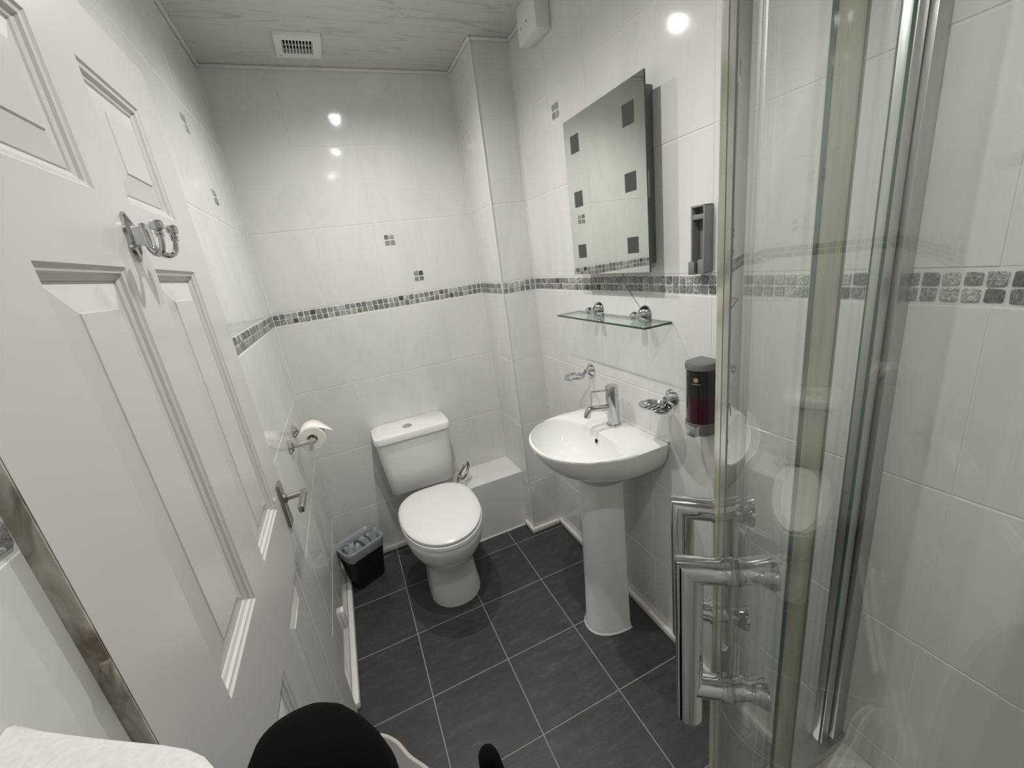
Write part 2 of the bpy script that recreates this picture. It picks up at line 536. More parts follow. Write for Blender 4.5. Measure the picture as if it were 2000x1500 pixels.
def ring(y0, y1, z0, z1, a, x): return [(x, y0+a, z0+a), (x, y1-a, z0+a), (x, y1-a, z1-a), (x, y0+a, z1-a)]
for (y0, y1) in PY:
    for (z0, z1) in PZ:
        bm = BM()
        # stepped moulding falling into the panel, then a raised field with a wide bevel
        secs = [(0, XD), (.003, XD-.003), (.008, XD-.004), (.010, XD-.008), (.016, XD-.010), (.018, XD-.013), (.020, XD-.013)]
        loft(bm, [ring(y0, y1, z0, z1, a, x) for a, x in secs], cap0=False, cap1=False)
        mesh_obj('panel_moulding', bm, m_door, door)
        bm = BM()
        secs = [(.020, XD-.013), (.0205, XD-.0115), (.052, XD-.0055), (.053, XD-.004)]
        loft(bm, [ring(y0, y1, z0, z1, a, x) for a, x in secs], cap0=False)
        mesh_obj('raised_panel', bm, m_door, door)
for hz in (1.159, .30, 1.70):
    bm = BM(); lathe(bm, [(.0035, -.020), (.004, -.019), (.004, .019), (.0035, .020)], (.0265, DY0-.003, hz), Z, 14)
    mesh_obj('hinge', bm, m_grime, door, 40)
# lever handle on a long narrow plate
yh = .935
pl = mesh_obj('handle_plate', box(BM(), XD, XD+.008, yh-.019, yh+.019, .866, .990, .003), m_steel, door, 40)
tag(pl, 'dull metal handle plate')
bm = BM()
lathe(bm, [(.013, 0), (.0125, .004), (.008, .008), (.0075, .04), (.009, .046), (.009, .052), (0, .053)], (XD+.008, yh, .945), (1, 0, 0), 18)
mesh_obj('spindle', bm, m_steel, door, 40)
mesh_obj('lever', box(BM(), XD+.046, XD+.060, yh-.088, yh+.012, .934, .953, .004), m_steel, door, 40)

# ---------------------------------------------------------------- robe hook on the door
hk = thing('coat_hook', 'chrome double-pronged coat hook on the white door', 'hook', (XD, .607, 1.560))
bm = BM()
out = [(0, .034), (.009, .028), (.012, .016), (.016, .008), (.016, -.010), (.012, -.020), (.006, -.028), (0, -.036)]
poly = [(y_, z_) for y_, z_ in out] + [(-y_, z_) for y_, z_ in out[::-1][1:-1]]
loft(bm, [[(0, y_, z_) for y_, z_ in poly], [(.004, y_*.96, z_*.97) for y_, z_ in poly], [(.009, y_*.55, z_*.55) for y_, z_ in poly]])
mesh_obj('back_plate', bm, m_chrome, hk, 30)
bm = BM(); box(bm, .006, .022, -.011, .011, -.014, .012, .002); box(bm, .018, .024, -.0135, .0135, -.018, .015, .001)
mesh_obj('boss', bm, m_chrome, hk, 30)
bm = BM(); lathe(bm, [(.0035, 0), (.0032, .001), (0, .0012)], (.0045, 0, .019), (1, 0, 0), 10)
mesh_obj('screw', bm, m_steel, hk)
for sy in (-1, 1):
    bm = BM()
    pth = catmull([(.018, sy*.003, -.008), (.023, sy*.011, -.022), (.031, sy*.019, -.029), (.039, sy*.026, -.025), (.043, sy*.029, -.013), (.0435, sy*.0295, -.005)], 6)
    tube(bm, pth, [.0046 - .0011*i/(len(pth)-1) for i in range(len(pth))], 12)
    base = Vector((.0435, sy*.0295, -.008))
    lathe(bm, [(.0055, 0), (.0055, .0025), (.004, .0035), (.0055, .005), (.0055, .0075), (.0038, .0085), (.0075, .011), (.0084, .016), (.0080, .020), (.0050, .0225), (0, .023)], base, (.03, sy*.06, 1), 16)
    mesh_obj('prong', bm, m_chrome, hk, 35)

# ---------------------------------------------------------------- toilet roll holder and roll
YR, ZR, XR, RR = 1.500, .912, .075, .047
th = thing('toilet_roll_holder', 'chrome two-post toilet roll holder on the left wall above the bin', 'holder', (0, YR, ZR))
for y_ in (-.085, .085):
    bm = BM()
    lathe(bm, [(.026, 0), (.026, .004), (.021, .008), (.019, .013), (.012, .016)], (0, y_, 0), (1, 0, 0), 24)
    mesh_obj('rosette', bm, m_chrome, th, 35)
    bm = BM()
    lathe(bm, [(.0095, .012), (.0095, XR+.004), (.0105, XR+.006), (.0105, XR+.012), (.006, XR+.016), (0, XR+.016)], (0, y_, 0), (1, 0, 0), 20)
    mesh_obj('post', bm, m_chrome, th, 35)
bm = BM(); tube(bm, [(XR, -.080, 0), (XR, .080, 0)], .0075, 14)
mesh_obj('spindle', bm, m_chrome, th, 35)
tr = thing('toilet_roll', 'white toilet roll with a loose pointed end sheet on chrome holder', 'toilet paper', (XR, YR, ZR - .006))
bm = BM()
nn = 40
prof = [(.019, -.048), (RR-.002, -.048), (RR, -.046), (RR, .046), (RR-.002, .048), (.019, .048)]
rings = [[bm.verts.new((r_*cos(2*pi*i/nn), y_, r_*sin(2*pi*i/nn))) for i in range(nn)] for r_, y_ in prof]
for A, B in zip(rings, rings[1:] + rings[:1]):
    for i in range(nn): bm.faces.new((A[i], A[(i+1) % nn], B[(i+1) % nn], B[i]))
mesh_obj('paper_roll', bm, m_paper, tr, 40)
bm = BM()
R2 = RR + .0012
ang = [radians(a) for a in range(150, 54, -8)]
top = [(R2*cos(a), R2*sin(a)) for a in ang]
last = top[-1]
top += [(last[0] + .018*k, last[1] - .008*k - .001*k*k) for k in (1, 2, 3)]
def half(x, k, n_):
    if k < n_ - 4: return (-.046, .046)
    f_ = (k - (n_-4))/3
    return (-.046 + .012*f_, .046 - .074*f_)
A_ = []; n_ = len(top)
for k, (x_, z_) in enumerate(top):
    y0, y1 = half(x_, k, n_)
    A_.append([(x_, y0, z_), (x_, (y0+y1)/2, z_), (x_, y1, z_), (x_*.995, y1, z_-.0008), (x_*.995, (y0+y1)/2, z_-.0008), (x_*.995, y0, z_-.0008)])
loft(bm, A_)
mesh_obj('loose_sheet', bm, m_paper, tr, True)

# ---------------------------------------------------------------- small white block by the left skirting
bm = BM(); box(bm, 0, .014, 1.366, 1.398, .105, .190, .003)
tag(mesh_obj('white_block', bm, m_plastic_w, None, 40), 'small white block on left wall just above the skirting', 'cuboid')

# ---------------------------------------------------------------- waste bin with liner
bt_ = thing('waste_bin', 'black rectangular waste bin with grey liner between left wall and toilet', 'bin', (.106, 1.757, 0), radians(27))
def rrect(w_, d_, r_, z_, n_=6, cx=0, cy=0):
    out = []
    for (sx, sy, a0) in ((1, 1, 0), (-1, 1, 90), (-1, -1, 180), (1, -1, 270)):
        for k in range(n_+1):
            a = radians(a0 + 90*k/n_)
            out.append((cx + sx*(w_/2-r_) + r_*cos(a), cy + sy*(d_/2-r_) + r_*sin(a), z_))
    return out
bm = BM()
loft(bm, [rrect(.148, .105, .025, 0, cy=.012), rrect(.152, .109, .027, .006, cy=.012), rrect(.196, .150, .03, .225), rrect(.190, .144, .028, .225), rrect(.146, .104, .024, .012, cy=.012)])
mesh_obj('bin_body', bm, m_blackp, bt_, 40)
bm = BM()
def wav(pts, amp, fr, ph=0):
    return [(x_, y_, z_ + amp*sin(fr*i + ph)) for i, (x_, y_, z_) in enumerate(pts)]
loft(bm, [wav(rrect(.188, .142, .031, .178), .003, 1.3), rrect(.193, .147, .032, .19), rrect(.204, .158, .033, .222), rrect(.203, .157, .033, .2335), rrect(.190, .144, .030, .2335), wav(rrect(.178, .130, .028, .20), .002, 1.9), wav(rrect(.148, .100, .026, .12, cy=.007), .004, 2.1)], False, False)
mesh_obj('bin_liner', bm, m_liner, bt_, True)
# gathered folds of film inside the rim
bm = BM()
rr = random.Random(3)
for k in range(9):
    x0 = -.085 + .021*k; dy = rr.uniform(-.012, .012)
    hgt = .205 + rr.uniform(0, .052)
    pts = []
    A_ = []
    for q in range(7):
        f_ = q/6
        A_.append([(x0 + .022*sin(f_*2.5 + k) - .012 + .024*e, .046 - .085*f_ + dy*.5 + .007*cos(5*e + k + q), .17 + (hgt-.17)*sin(pi*min(1, f_*1.15)) + .006*sin(4*e+k)) for e in (0, .25, .5, .75, 1)])
    loft(bm, A_, False, False, False)
mesh_obj('liner_folds', bm, m_film, bt_, True)

# ---------------------------------------------------------------- toilet
wc = thing('toilet', 'white close-coupled toilet with closed lid against the back wall', 'toilet', (.485, 1.47, 0))
def dshape(a, bf, bb, z_, nf=2.0, nb=3.2, cx=0, cy=0, NN=56, ab=None):
    out = []
    for i in range(NN):
        t = 2*pi*i/NN; c_, s_ = cos(t), sin(t)
        n_ = nb if s_ > 0 else nf
        b_ = bb if s_ > 0 else bf
        aa = a
        x_ = aa*math.copysign(abs(c_)**(2/n_), c_); y_ = b_*math.copysign(abs(s_)**(2/n_), s_)
        if ab and s_ > 0: x_ *= 1 - (1-ab/a)*abs(s_)**1.5
        out.append((cx + x_, cy + y_, z_))
    return out
bm = BM()
secs = [dshape(.118, .130, .230, 0, 2.1), dshape(.118, .130, .230, .006, 2.1), dshape(.113, .122, .228, .06, 2.1), dshape(.106, .108, .226, .13, 2.1),
        dshape(.108, .112, .226, .18, 2.1), dshape(.124, .150, .228, .225, 2.1), dshape(.148, .200, .228, .27, 2.05), dshape(.166, .234, .228, .315, 2.05),
        dshape(.175, .252, .228, .36, 2.05), dshape(.177, .257, .228, .385, 2.05), dshape(.174, .253, .226, .394, 2.05)]
loft(bm, secs)
mesh_obj('pan', bm, m_porc, wc, 50)
bm = BM()
loft(bm, [dshape(.172, .256, .195, .396, 2.05, 3.5), dshape(.178, .262, .198, .399, 2.05, 3.5), dshape(.178, .262, .198, .411, 2.05, 3.5), dshape(.178, .262, .198, .4125, 2.05, 3.5), dshape(.166, .250, .190, .4145, 2.05, 3.5)])
mesh_obj('seat', bm, m_plastic_w, wc, 50)
bm = BM()
loft(bm, [dshape(.167, .249, .210, .4175, 2.05, 4, ab=.125), dshape(.175, .258, .216, .4205, 2.05, 4, ab=.128), dshape(.175, .258, .216, .4285, 2.05, 4, ab=.128), dshape(.170, .252, .211, .4335, 2.05, 4, ab=.124), dshape(.150, .225, .190, .436, 2.05, 4, ab=.112), dshape(.08, .12, .10, .4378, 2.0, 3)])
mesh_obj('lid', bm, m_plastic_w, wc, 40)
for sx in (-.075, .075):
    bm = BM(); lathe(bm, [(.011, -.018), (.012, -.016), (.012, .016), (.011, .018)], (sx, .212, .412), (1, 0, 0), 14)
    mesh_obj('seat_hinge', bm, m_plastic_w, wc, 40)
bm = BM()
cyl = lambda w_, d_, r_, z_, yb=.4548: rrect(w_, d_, r_, z_, 6, -.0145, yb - d_/2)
loft(bm, [cyl(.300, .165, .03, .398), cyl(.314, .172, .032, .410), cyl(.340, .180, .033, .54), cyl(.362, .186, .034, .675), cyl(.364, .186, .034, .688)])
mesh_obj('cistern', bm, m_porc, wc, 45)
bm = BM()
loft(bm, [cyl(.368, .190, .034, .6885), cyl(.378, .196, .036, .692), cyl(.378, .196, .036, .712), cyl(.372, .191, .035, .721), cyl(.350, .175, .033, .7255)])
mesh_obj('cistern_lid', bm, m_porc, wc, 40)
bm = BM(); lathe(bm, [(.024, .7255), (.024, .729), (.021, .731)], (-.028, .345, 0), Z, 28)
mesh_obj('flush_button', bm, m_chrome, wc, 40)
bm = BM(); box(bm, -.0285, -.0275, .322, .368, .7305, .7318)
mesh_obj('button_seam', bm, m_steel, wc)
bm = BM(); tube(bm, catmull([(.165, .285, .404), (.185, .27, .388), (.212, .295, .392), (.236, .318, .425), (.232, .318, .446), (.206, .308, .430), (.175, .300, .395), (.160, .310, .35)], 7), 0.0068, 10)
hose = mesh_obj('water_hose', bm, m_brass, wc, True)
tag(hose, 'dull brass-coloured water hose loop')

# ---------------------------------------------------------------- basin and pedestal
ZB, YB = .826, .987
bs = thing('wash_basin', 'white rounded wash basin with chrome mixer tap on a pedestal', 'basin', (W, YB, 0))
# local: x from the wall is negative; p = distance from wall
def ray_outline(poly, c_, NN=72):
    out = []
    for i in range(NN):
        a = 2*pi*i/NN; d = (cos(a), sin(a)); best = None
        for (x0, y0), (x1, y1) in zip(poly, poly[1:]+poly[:1]):
            ex, ey = x1-x0, y1-y0
            den = d[0]*ey - d[1]*ex
            if abs(den) < 1e-12: continue
            t = ((x0-c_[0])*ey - (y0-c_[1])*ex)/den
            u_ = ((x0-c_[0])*d[1] - (y0-c_[1])*d[0])/den
            if t > 0 and -1e-6 <= u_ <= 1+1e-6 and (best is None or t > best): best = t
        out.append((c_[0]+d[0]*best, c_[1]+d[1]*best))
    return out
HW, PJ = .225, .382
poly = [(0, -HW+.008), (0, HW-.008), (.006, HW), (.10, HW+.002)]
for i in range(1, 40):
    a = pi/2 - pi*i/40
    poly.append((.115 + (PJ-.115)*max(0, cos(a))**.92, (HW+.002)*math.copysign(abs(sin(a))**.95, sin(a))))
poly += [(.10, -HW-.002), (.006, -HW)]
ctr = (.20, 0.0)
rim = ray_outline(poly, ctr)
inn_poly = []
for i in range(64):
    a = 2*pi*i/64; c_, s_ = cos(a), sin(a)
    n_ = 2.05 if c_ > 0 else 3.0
    pa = .148 if c_ > 0 else .088
    inn_poly.append((.218 + pa*math.copysign(abs(c_)**(2/n_), c_), .205*math.copysign(abs(s_)**(2/n_), s_)*(1 - .10*max(0, -c_))))
inn = ray_outline(inn_poly, ctr)
P3 = lambda pts, z_: [(-p_, q_, z_) for p_, q_ in pts]
def sc(pts, fp, fq, p0=0.0, q0=0.0): return [(p0 + (p_-p0)*fp, q0 + (q_-q0)*fq) for p_, q_ in pts]
def lerp(A, B, f_): return [(a[0]+(b[0]-a[0])*f_, a[1]+(b[1]-a[1])*f_) for a, b in zip(A, B)]
bm = BM()
drain = [( .205 + .021*cos(2*pi*i/72), .021*sin(2*pi*i/72)) for i in range(72)]
und = ZB
secs = [P3(sc(rim, .42, .40), .655), P3(sc(rim, .46, .46), .668), P3(sc(rim, .62, .66), .690), P3(sc(rim, .80, .84), .722), P3(sc(rim, .92, .945), .758), P3(sc(rim, .975, .985), .792),
        P3(sc(rim, .995, .997), .815), P3(rim, .821), P3(lerp(rim, inn, .12), ZB), P3(lerp(rim, inn, .45), ZB+.0005), P3(lerp(rim, inn, .86), ZB-.001), P3(inn, ZB-.006),
        P3(sc(inn, .97, .965, .205), ZB-.022), P3(sc(inn, .90, .89, .205), ZB-.055), P3(sc(inn, .76, .74, .205), ZB-.092), P3(sc(inn, .52, .50, .205), ZB-.118), P3(lerp(sc(inn, .3, .3, .205), drain, .5), ZB-.126), P3(drain, ZB-.128)]
loft(bm, secs, True, True)
mesh_obj('bowl', bm, m_porc, bs, 60)
bm = BM(); lathe(bm, [(.020, 0), (.021, .001), (.019, .003), (.008, .002), (0, .002)], (-.205, 0, ZB-.129), Z, 24)
mesh_obj('waste_ring', bm, m_chrome, bs, 40)
bm = BM(); lathe(bm, [(.0125, 0), (.0125, .002), (.0085, .003), (.0075, .0015)], (-.1335, .0, ZB-.040), (-1, 0, .35), 22, 1.0, 1.0)
mesh_obj('overflow_ring', bm, m_chrome, bs, 40)
bm = BM(); lathe(bm, [(.0078, .0005), (.0074, .0028), (0, .0029)], (-.1335, .0, ZB-.040), (-1, 0, .35), 18)
mesh_obj('overflow_hole', bm, m_hole, bs)
# back bead of sealant where basin meets the wall
mesh_obj('sealant_bead', box(BM(), -.005, 0, -HW+.004, HW-.004, ZB-.004, ZB+.005, .002), m_bead, bs, 40)
# mixer tap
tp = thing('mixer_tap', 'chrome single-lever mixer tap on the white basin', 'tap', (1.107, .992, ZB))
bm = BM(); lathe(bm, [(.027, 0), (.0275, .002), (.0275, .005), (.0255, .007)], (0, 0, 0), Z, 36)
mesh_obj('base_ring', bm, m_chrome, tp, 40)
bm = BM(); lathe(bm, [(.0225, .006), (.0225, .118), (.0215, .119)], (0, 0, 0), Z, 36)
mesh_obj('tap_body', bm, m_chrome, tp, 40)
bm = BM(); lathe(bm, [(.0215, .1195), (.0225, .1205), (.0225, .150), (.021, .1525), (.0, .153)], (0, 0, 0), Z, 36)
mesh_obj('tap_cap', bm, m_chrome, tp, 40)
sd = Vector((-.97, .16, 0)).normalized()
bm = BM()
pth = catmull([Vector((0, 0, .070)), sd*.04 + Vector((0, 0, .0745)), sd*.075 + Vector((0, 0, .0785)), sd*.091 + Vector((0, 0, .076)), sd*.099 + Vector((0, 0, .064)), sd*.102 + Vector((0, 0, .050))], 7)
tube(bm, pth, .0118, 20)
mesh_obj('spout', bm, m_chrome, tp, 40)
bm = BM(); tube(bm, [sd*.018 + Vector((0, 0, .138)), sd*.078 + Vector((0, 0, .1425))], .0042, 12)
mesh_obj('lever', bm, m_chrome, tp, 40)
# pedestal
pd = thing('basin_pedestal', 'white ceramic pedestal column under the wash basin', 'pedestal', (1.02, .962, 0))
bm = BM()
def pdsec(xf, xb, hw, z_, yo=0.0):
    out = []
    for i in range(48):
        t = 2*pi*i/48; c_, s_ = cos(t), sin(t)
        cx = .02
        if c_ < 0: x_ = cx + (cx-xf)*-abs(c_)**(2/2.2); 
        else: x_ = cx + (xb-cx)*abs(c_)**(2/6)
        n_ = 2.2 if c_ < 0 else 6
        out.append((x_, yo + hw*math.copysign(abs(s_)**(2/n_), s_), z_))
    return out
loft(bm, [pdsec(-.118, .035, .086, 0), pdsec(-.118, .035, .086, .010), pdsec(-.112, .036, .080, .03), pdsec(-.104, .038, .077, .2), pdsec(-.094, .042, .078, .4, .004), pdsec(-.082, .046, .084, .6, .012), pdsec(-.080, .048, .088, .653, .016)])
mesh_obj('column', bm, m_porc, pd, 50)
bm = BM(); loft(bm, [pdsec(-.122, .038, .0895, .0005), pdsec(-.119, .036, .087, .006)])
mesh_obj('sealant_bead', bm, m_bead, pd, 50)

# ---------------------------------------------------------------- tumbler ring and soap dish
def rosette(parent, x, y, z, m):
    bm = BM()
    lathe(bm, [(.027, 0), (.027, .004), (.023, .009), (.016, .015), (.010, .019), (.009, .03)], (x, y, z), (-1, 0, 0), 26)
    return mesh_obj('rosette', bm, m, parent, 30)
t1_ = thing('tumbler_holder', 'chrome tumbler ring without a glass, on wall beyond the tap', 'holder', (W, 1.197, .984))
rosette(t1_, 0, 0, 0, m_chrome)
bm = BM()
tube(bm, [(-.043 - .036 + .036*cos(2*pi*i/40), .036*sin(2*pi*i/40) + .004, -.012) for i in range(40)], .0055, 12, True, flat=1.3)
mesh_obj('ring', bm, m_chrome, t1_, True)
bm = BM(); tube(bm, catmull([(-.012, 0, 0), (-.028, 0, -.004), (-.043, .002, -.012)], 5), .007, 12)
mesh_obj('arm', bm, m_chrome, t1_, True)
s1_ = thing('soap_dish', 'empty chrome soap dish on wall beside the soap dispenser', 'soap dish', (W, .752, .984))
rosette(s1_, 0, 0, 0, m_chrome)
bm = BM(); tube(bm, catmull([(-.012, 0, 0), (-.026, 0, -.006), (-.040, 0, -.016)], 5), .008, 12)
mesh_obj('arm', bm, m_chrome, s1_, True)
bm = BM()
oo = lambda f_, z_: [(-.062 + .040*f_*cos(2*pi*i/44), .008 + .057*f_*sin(2*pi*i/44), z_) for i in range(44)]
loft(bm, [oo(.6, -.029), oo(.85, -.027), oo(1.0, -.017), oo(1.03, -.014), oo(1.0, -.012), oo(.94, -.014), oo(.80, -.0225), oo(.55, -.0245)])
mesh_obj('dish', bm, m_chrome, s1_, 50)
for k in range(5):
    bm = BM(); yy = -.022 + .015*k
    tube(bm, [(-.078, yy, -.0232), (-.042, yy, -.0232)], .0022, 8)
    mesh_obj('dish_rib', bm, m_chrome, s1_, True)

# ---------------------------------------------------------------- glass shelf with two brackets
sh = thing('glass_shelf', 'clear glass shelf on two chrome brackets above the basin', 'shelf', (W, .997, 1.219))
bm = BM(); box(bm, -.103, -.004, -.252, .252, -.003, .003)
me_s = mesh_obj('shelf_glass', bm, None, sh, mats=[m_shelf, m_gedge])
for p in me_s.data.polygons:
    if abs(p.normal.z) < .5: p.material_index = 1
for y_ in (.114, -.136):
    bm = BM(); lathe(bm, [(.028, 0), (.028, .003), (.026, .006), (.022, .014), (.014, .022), (.008, .027), (.007, .034), (.0125, .037), (.0145, .045), (.0125, .053), (.006, .057), (0, .0575)], (0, y_, .0175), (-1, 0, 0), 28)
    mesh_obj('shelf_bracket', bm, m_chrome, sh, 35)

# ---------------------------------------------------------------- illuminated-style mirror
mi = thing('wall_mirror', 'rectangular wall mirror with six small dark square windows', 'mirror', (W, .973, 1.616))
my, mz = .199, .246
bm = BM(); box(bm, -.055, -.050, -my, my, -mz, mz)
gm = mesh_obj('mirror_glass', bm, None, mi, mats=[m_mirror, m_gedge])
for p in gm.data.polygons: p.material_index = 0 if p.normal.x < -.5 else 1
bm = BM(); box(bm, -.050, -.0, -.168, .168, -.226, .226, .003)
mesh_obj('back_box', bm, m_boxgrey, mi, 40)
bm = BM(); box(bm, -.034, -.020, -.1686, -.168, -.045, .02)
mesh_obj('sticker', bm, m_red, mi)
for y_ in (.137, -.133):
    for z_, hh in ((.168, .0265), (.001, .0245), (-.168, .0225)):
        bm = BM(); box(bm, -.0556, -.0545, y_-.024, y_+.024, z_-hh, z_+hh)
        mesh_obj('light_window', bm, m_window, mi)
bm = BM(); tube(bm, [(-.002, -.010, -.24), (-.0015, -.010, -.278), (-.0015, -.052, -.325), (-.0015, -.093, -.366)], .0009, 6)
mesh_obj('cable', bm, m_grey, mi)

# ---------------------------------------------------------------- empty dispenser bracket
db = thing('dispenser_bracket', 'empty grey plastic dispenser bracket on wall above the mosaic band', 'bracket', (W, .628, 1.44))
bm = BM(); box(bm, -.006, 0, -.0215, .0215, -.078, .082, .002); mesh_obj('back_plate', bm, m_grey, db, 40)
bm = BM(); box(bm, -.030, -.004, .0165, .0215, -.078, .081, .0015); mesh_obj('side_rail', bm, m_grey, db, 40)
bm = BM(); box(bm, -.030, -.004, -.0215, -.0165, -.078, .081, .0015); mesh_obj('side_rail', bm, m_grey, db, 40)
bm = BM(); box(bm, -.029, -.004, -.017, .017, .049, .061, .0015); mesh_obj('cross_bar', bm, m_grey, db, 40)
bm = BM(); box(bm, -.030, -.004, -.0215, .0215, .077, .082, .0015); mesh_obj('cross_bar', bm, m_grey, db, 40)
bm = BM(); box(bm, -.030, -.004, -.020, .0, -.080, -.046, .0015); mesh_obj('foot_block', bm, m_grey, db, 40)
bm = BM(); box(bm, -.038, -.004, .004, .0225, -.082, -.050, .002); mesh_obj('catch', bm, m_alu_d, db, 40)
for y_, z_ in ((.004, .067), (-.003, .066), (.001, -.048)):
    bm = BM(); lathe(bm, [(.003, 0), (.0025, .0012), (0, .0013)], (-.006, y_, z_), (-1, 0, 0), 10); mesh_obj('screw', bm, m_hole, db)

# ---------------------------------------------------------------- soap dispenser
sp = thing('soap_dispenser', 'grey wall soap dispenser half full of dark red soap', 'soap dispenser', (W, .610, 1.03))
def half_round(z_, w_=.0385, d_=.074, f_=1.0):
    out = [(0, -w_*f_, z_)]
    for i in range(25):
        a = -pi/2 + pi*i/24
        out.append((-(d_-.034)*f_ - .034*f_*cos(a) if True else 0, w_*f_*sin(a), z_))
    out.append((0, w_*f_, z_))
    return out
bm = BM(); loft(bm, [half_round(.086), half_round(.099), half_round(.1035, f_=.96), half_round(.105, f_=.85)]); mesh_obj('top_cap', bm, m_dgrey, sp, 40)
bm = BM(); loft(bm, [half_round(.004, .0365, .071), half_round(.086, .0365, .071)]); mesh_obj('smoked_window', bm, m_smoke, sp, 50)
bm = BM(); loft(bm, [half_round(-.066, .0365, .071), half_round(.004, .0365, .071)]); tag(mesh_obj('soap_fill', bm, m_soap, sp, 50), 'dark red soap seen through the smoked front')
bm = BM(); loft(bm, [half_round(-.103, f_=.86), half_round(-.096), half_round(-.066)]); mesh_obj('pump_base', bm, m_dgrey, sp, 40)
bm = BM(); box(bm, -.084, -.056, -.026, .010, -.099, -.068, .004); mesh_obj('push_button', bm, m_alu, sp, 40)
bm = BM(); lathe(bm, [(.0065, 0), (.006, .0012), (0, .0013)], (-.0678, -.0145, .060), (-.92, -.39, 0), 16); tag(mesh_obj('round_emblem', bm, m_cream, sp), 'cream round emblem print')
bm = BM(); tube(bm, [(-.037-.0342*cos(radians(a)), -.0367*sin(radians(a)), .049) for a in (6, 13, 20, 27, 34, 41)], .0007, 6); mesh_obj('printed_line', bm, m_cream, sp)

# ---------------------------------------------------------------- ceiling vent, ceiling box, downlights
ve = thing('ceiling_vent', 'white square ceiling vent with slatted dark grille near the back wall', 'vent', (.366, 1.741, H))
bm = BM()
x0, x1, y0, y1 = -.078, .078, -.080, .080; gx0, gx1, gy0, gy1 = -.052, .046, -.048, .048
for a in ((x0, gx0, y0, y1), (gx1, x1, y0, y1), (gx0, gx1, y0, gy0), (gx0, gx1, gy1, y1)):
    box(bm, *a, -.012, 0)
mesh_obj('vent_frame', bm, m_plastic_w, ve)
bm = BM(); box(bm, gx0, gx1, gy0, gy1, -.0015, -.0005); mesh_obj('vent_void', bm, m_hole, ve)
for k in range(10):
    bm = BM(); xx = gx0 + (gx1-gx0)*k/9
    box(bm, xx-.0017, xx+.0017, gy0, gy1, -.012, -.004); mesh_obj('slat', bm, m_plastic_w, ve)
for yy in (-.010, .024):
    bm = BM(); box(bm, gx0, gx1, yy-.004, yy+.004, -.0095, -.005); mesh_obj('cross_bar', bm, mat('vent_bar', (.35, .34, .30), .5), ve)
bm = BM(); box(bm, -.068, -.060, .060, .065, -.0124, -.0119); mesh_obj('maker_mark', bm, m_grey, ve)

jb = thing('switch_box', 'white box at the top of right wall under the ceiling', 'box', (W, 1.37, H))
bm = BM(); box(bm, -.058, 0, -.085, .055, -.118, 0, .004); mesh_obj('box_body', bm, m_plastic_w, jb, 40)
for y_, z_ in ((-.02, -.070), (.030, -.070)):
    bm = BM(); lathe(bm, [(.003, 0), (.0025, .001), (0, .0011)], (-.058, y_, z_), (-1, 0, 0), 10); mesh_obj('screw', bm, m_hole, jb)

for k, (lx, ly) in enumerate(LAMPS):
    d = thing('downlight', ['recessed ceiling downlight above the toilet', 'recessed ceiling downlight above the basin', 'recessed ceiling downlight above the shower door'][k], 'ceiling light', (lx, ly, H), 0, 'ceiling downlights')
    bm = BM(); lathe(bm, [(.030, -.004), (.043, -.006), (.045, -.003), (.045, 0), (.030, 0), (.030, -.004)], (0, 0, 0), Z, 32); mesh_obj('bezel', bm, m_chrome, d, 40)
    bm = BM(); lathe(bm, [(.027, -.0005), (.026, -.007), (.020, -.011), (.010, -.0128), (0, -.0133)], (0, 0, 0), Z, 28); mesh_obj('lamp_face', bm, m_lamp, d)

# ---------------------------------------------------------------- quadrant shower
CX, CY, RQ = .96, -.38, .600
ZT = .235
def qpt(a, r_, z_): return (CX + r_*cos(radians(a)), CY + r_*sin(radians(a)), z_)
def arc_path(r_, a0=90, a1=180, n_=30): return [(CX + r_*cos(radians(a0 + (a1-a0)*i/n_)), CY + r_*sin(radians(a0 + (a1-a0)*i/n_))) for i in range(n_+1)]
st = thing('shower_tray', 'raised quadrant shower tray under the curved glass enclosure', 'shower tray', (0, 0, 0))
bm = BM()
outl = lambda g: [(W-.001, YN+.001), (W-.001, CY+RQ+g)] + arc_path(RQ+g) + [(CX-RQ-g, YN+.001)]
prism(bm, outl(.020), .0005, .200); mesh_obj('plinth', bm, m_plastic_w, st)
bm = BM()
o1, o2 = outl(.026), outl(-.05)
o1 = [(min(max(x_, CX-RQ-.026), W-.001), y_) for x_, y_ in o1]
o2 = [(min(x_, W-.04), max(y_, YN+.04)) for x_, y_ in o2]
loft(bm, [[(x_, y_, .200) for x_, y_ in o1], [(x_, y_, ZT) for x_, y_ in o1], [(x_, y_, ZT) for x_, y_ in o2], [(x_, y_, ZT-.025) for x_, y_ in [( .9*(x_-.76)+.76, .9*(y_+.18)-.18) for x_, y_ in o2]]])
mesh_obj('tray_top', bm, m_tray, st)

se = thing('shower_enclosure', 'curved quadrant shower enclosure with two closed glass sliding doors', 'shower enclosure', (0, 0, 0))
Z0, Z1 = ZT + .001, 1.93
def arc_wall(bm, r0, r1, a0, a1, z0, z1, n_=24):
    secs = []
    for i in range(n_+1):
        a = a0 + (a1-a0)*i/n_
        secs.append([qpt(a, r0, z0), qpt(a, r1, z0), qpt(a, r1, z1), qpt(a, r0, z1)])
    loft(bm, secs)
    return bm
# rails round the whole front
for nm, z0, z1 in (('bottom_rail', Z0, Z0+.026), ('top_rail', Z1-.035, Z1)):
    bm = BM(); arc_wall(bm, RQ-.022, RQ+.020, 90, 180, z0, z1, 36)
    box(bm, CX, W-.002, CY+RQ-.022, CY+RQ+.020, z0, z1); box(bm, CX-RQ-.020, CX-RQ+.022, YN+.002, CY, z0, z1)
    mesh_obj(nm, bm, m_alu, se, 40)
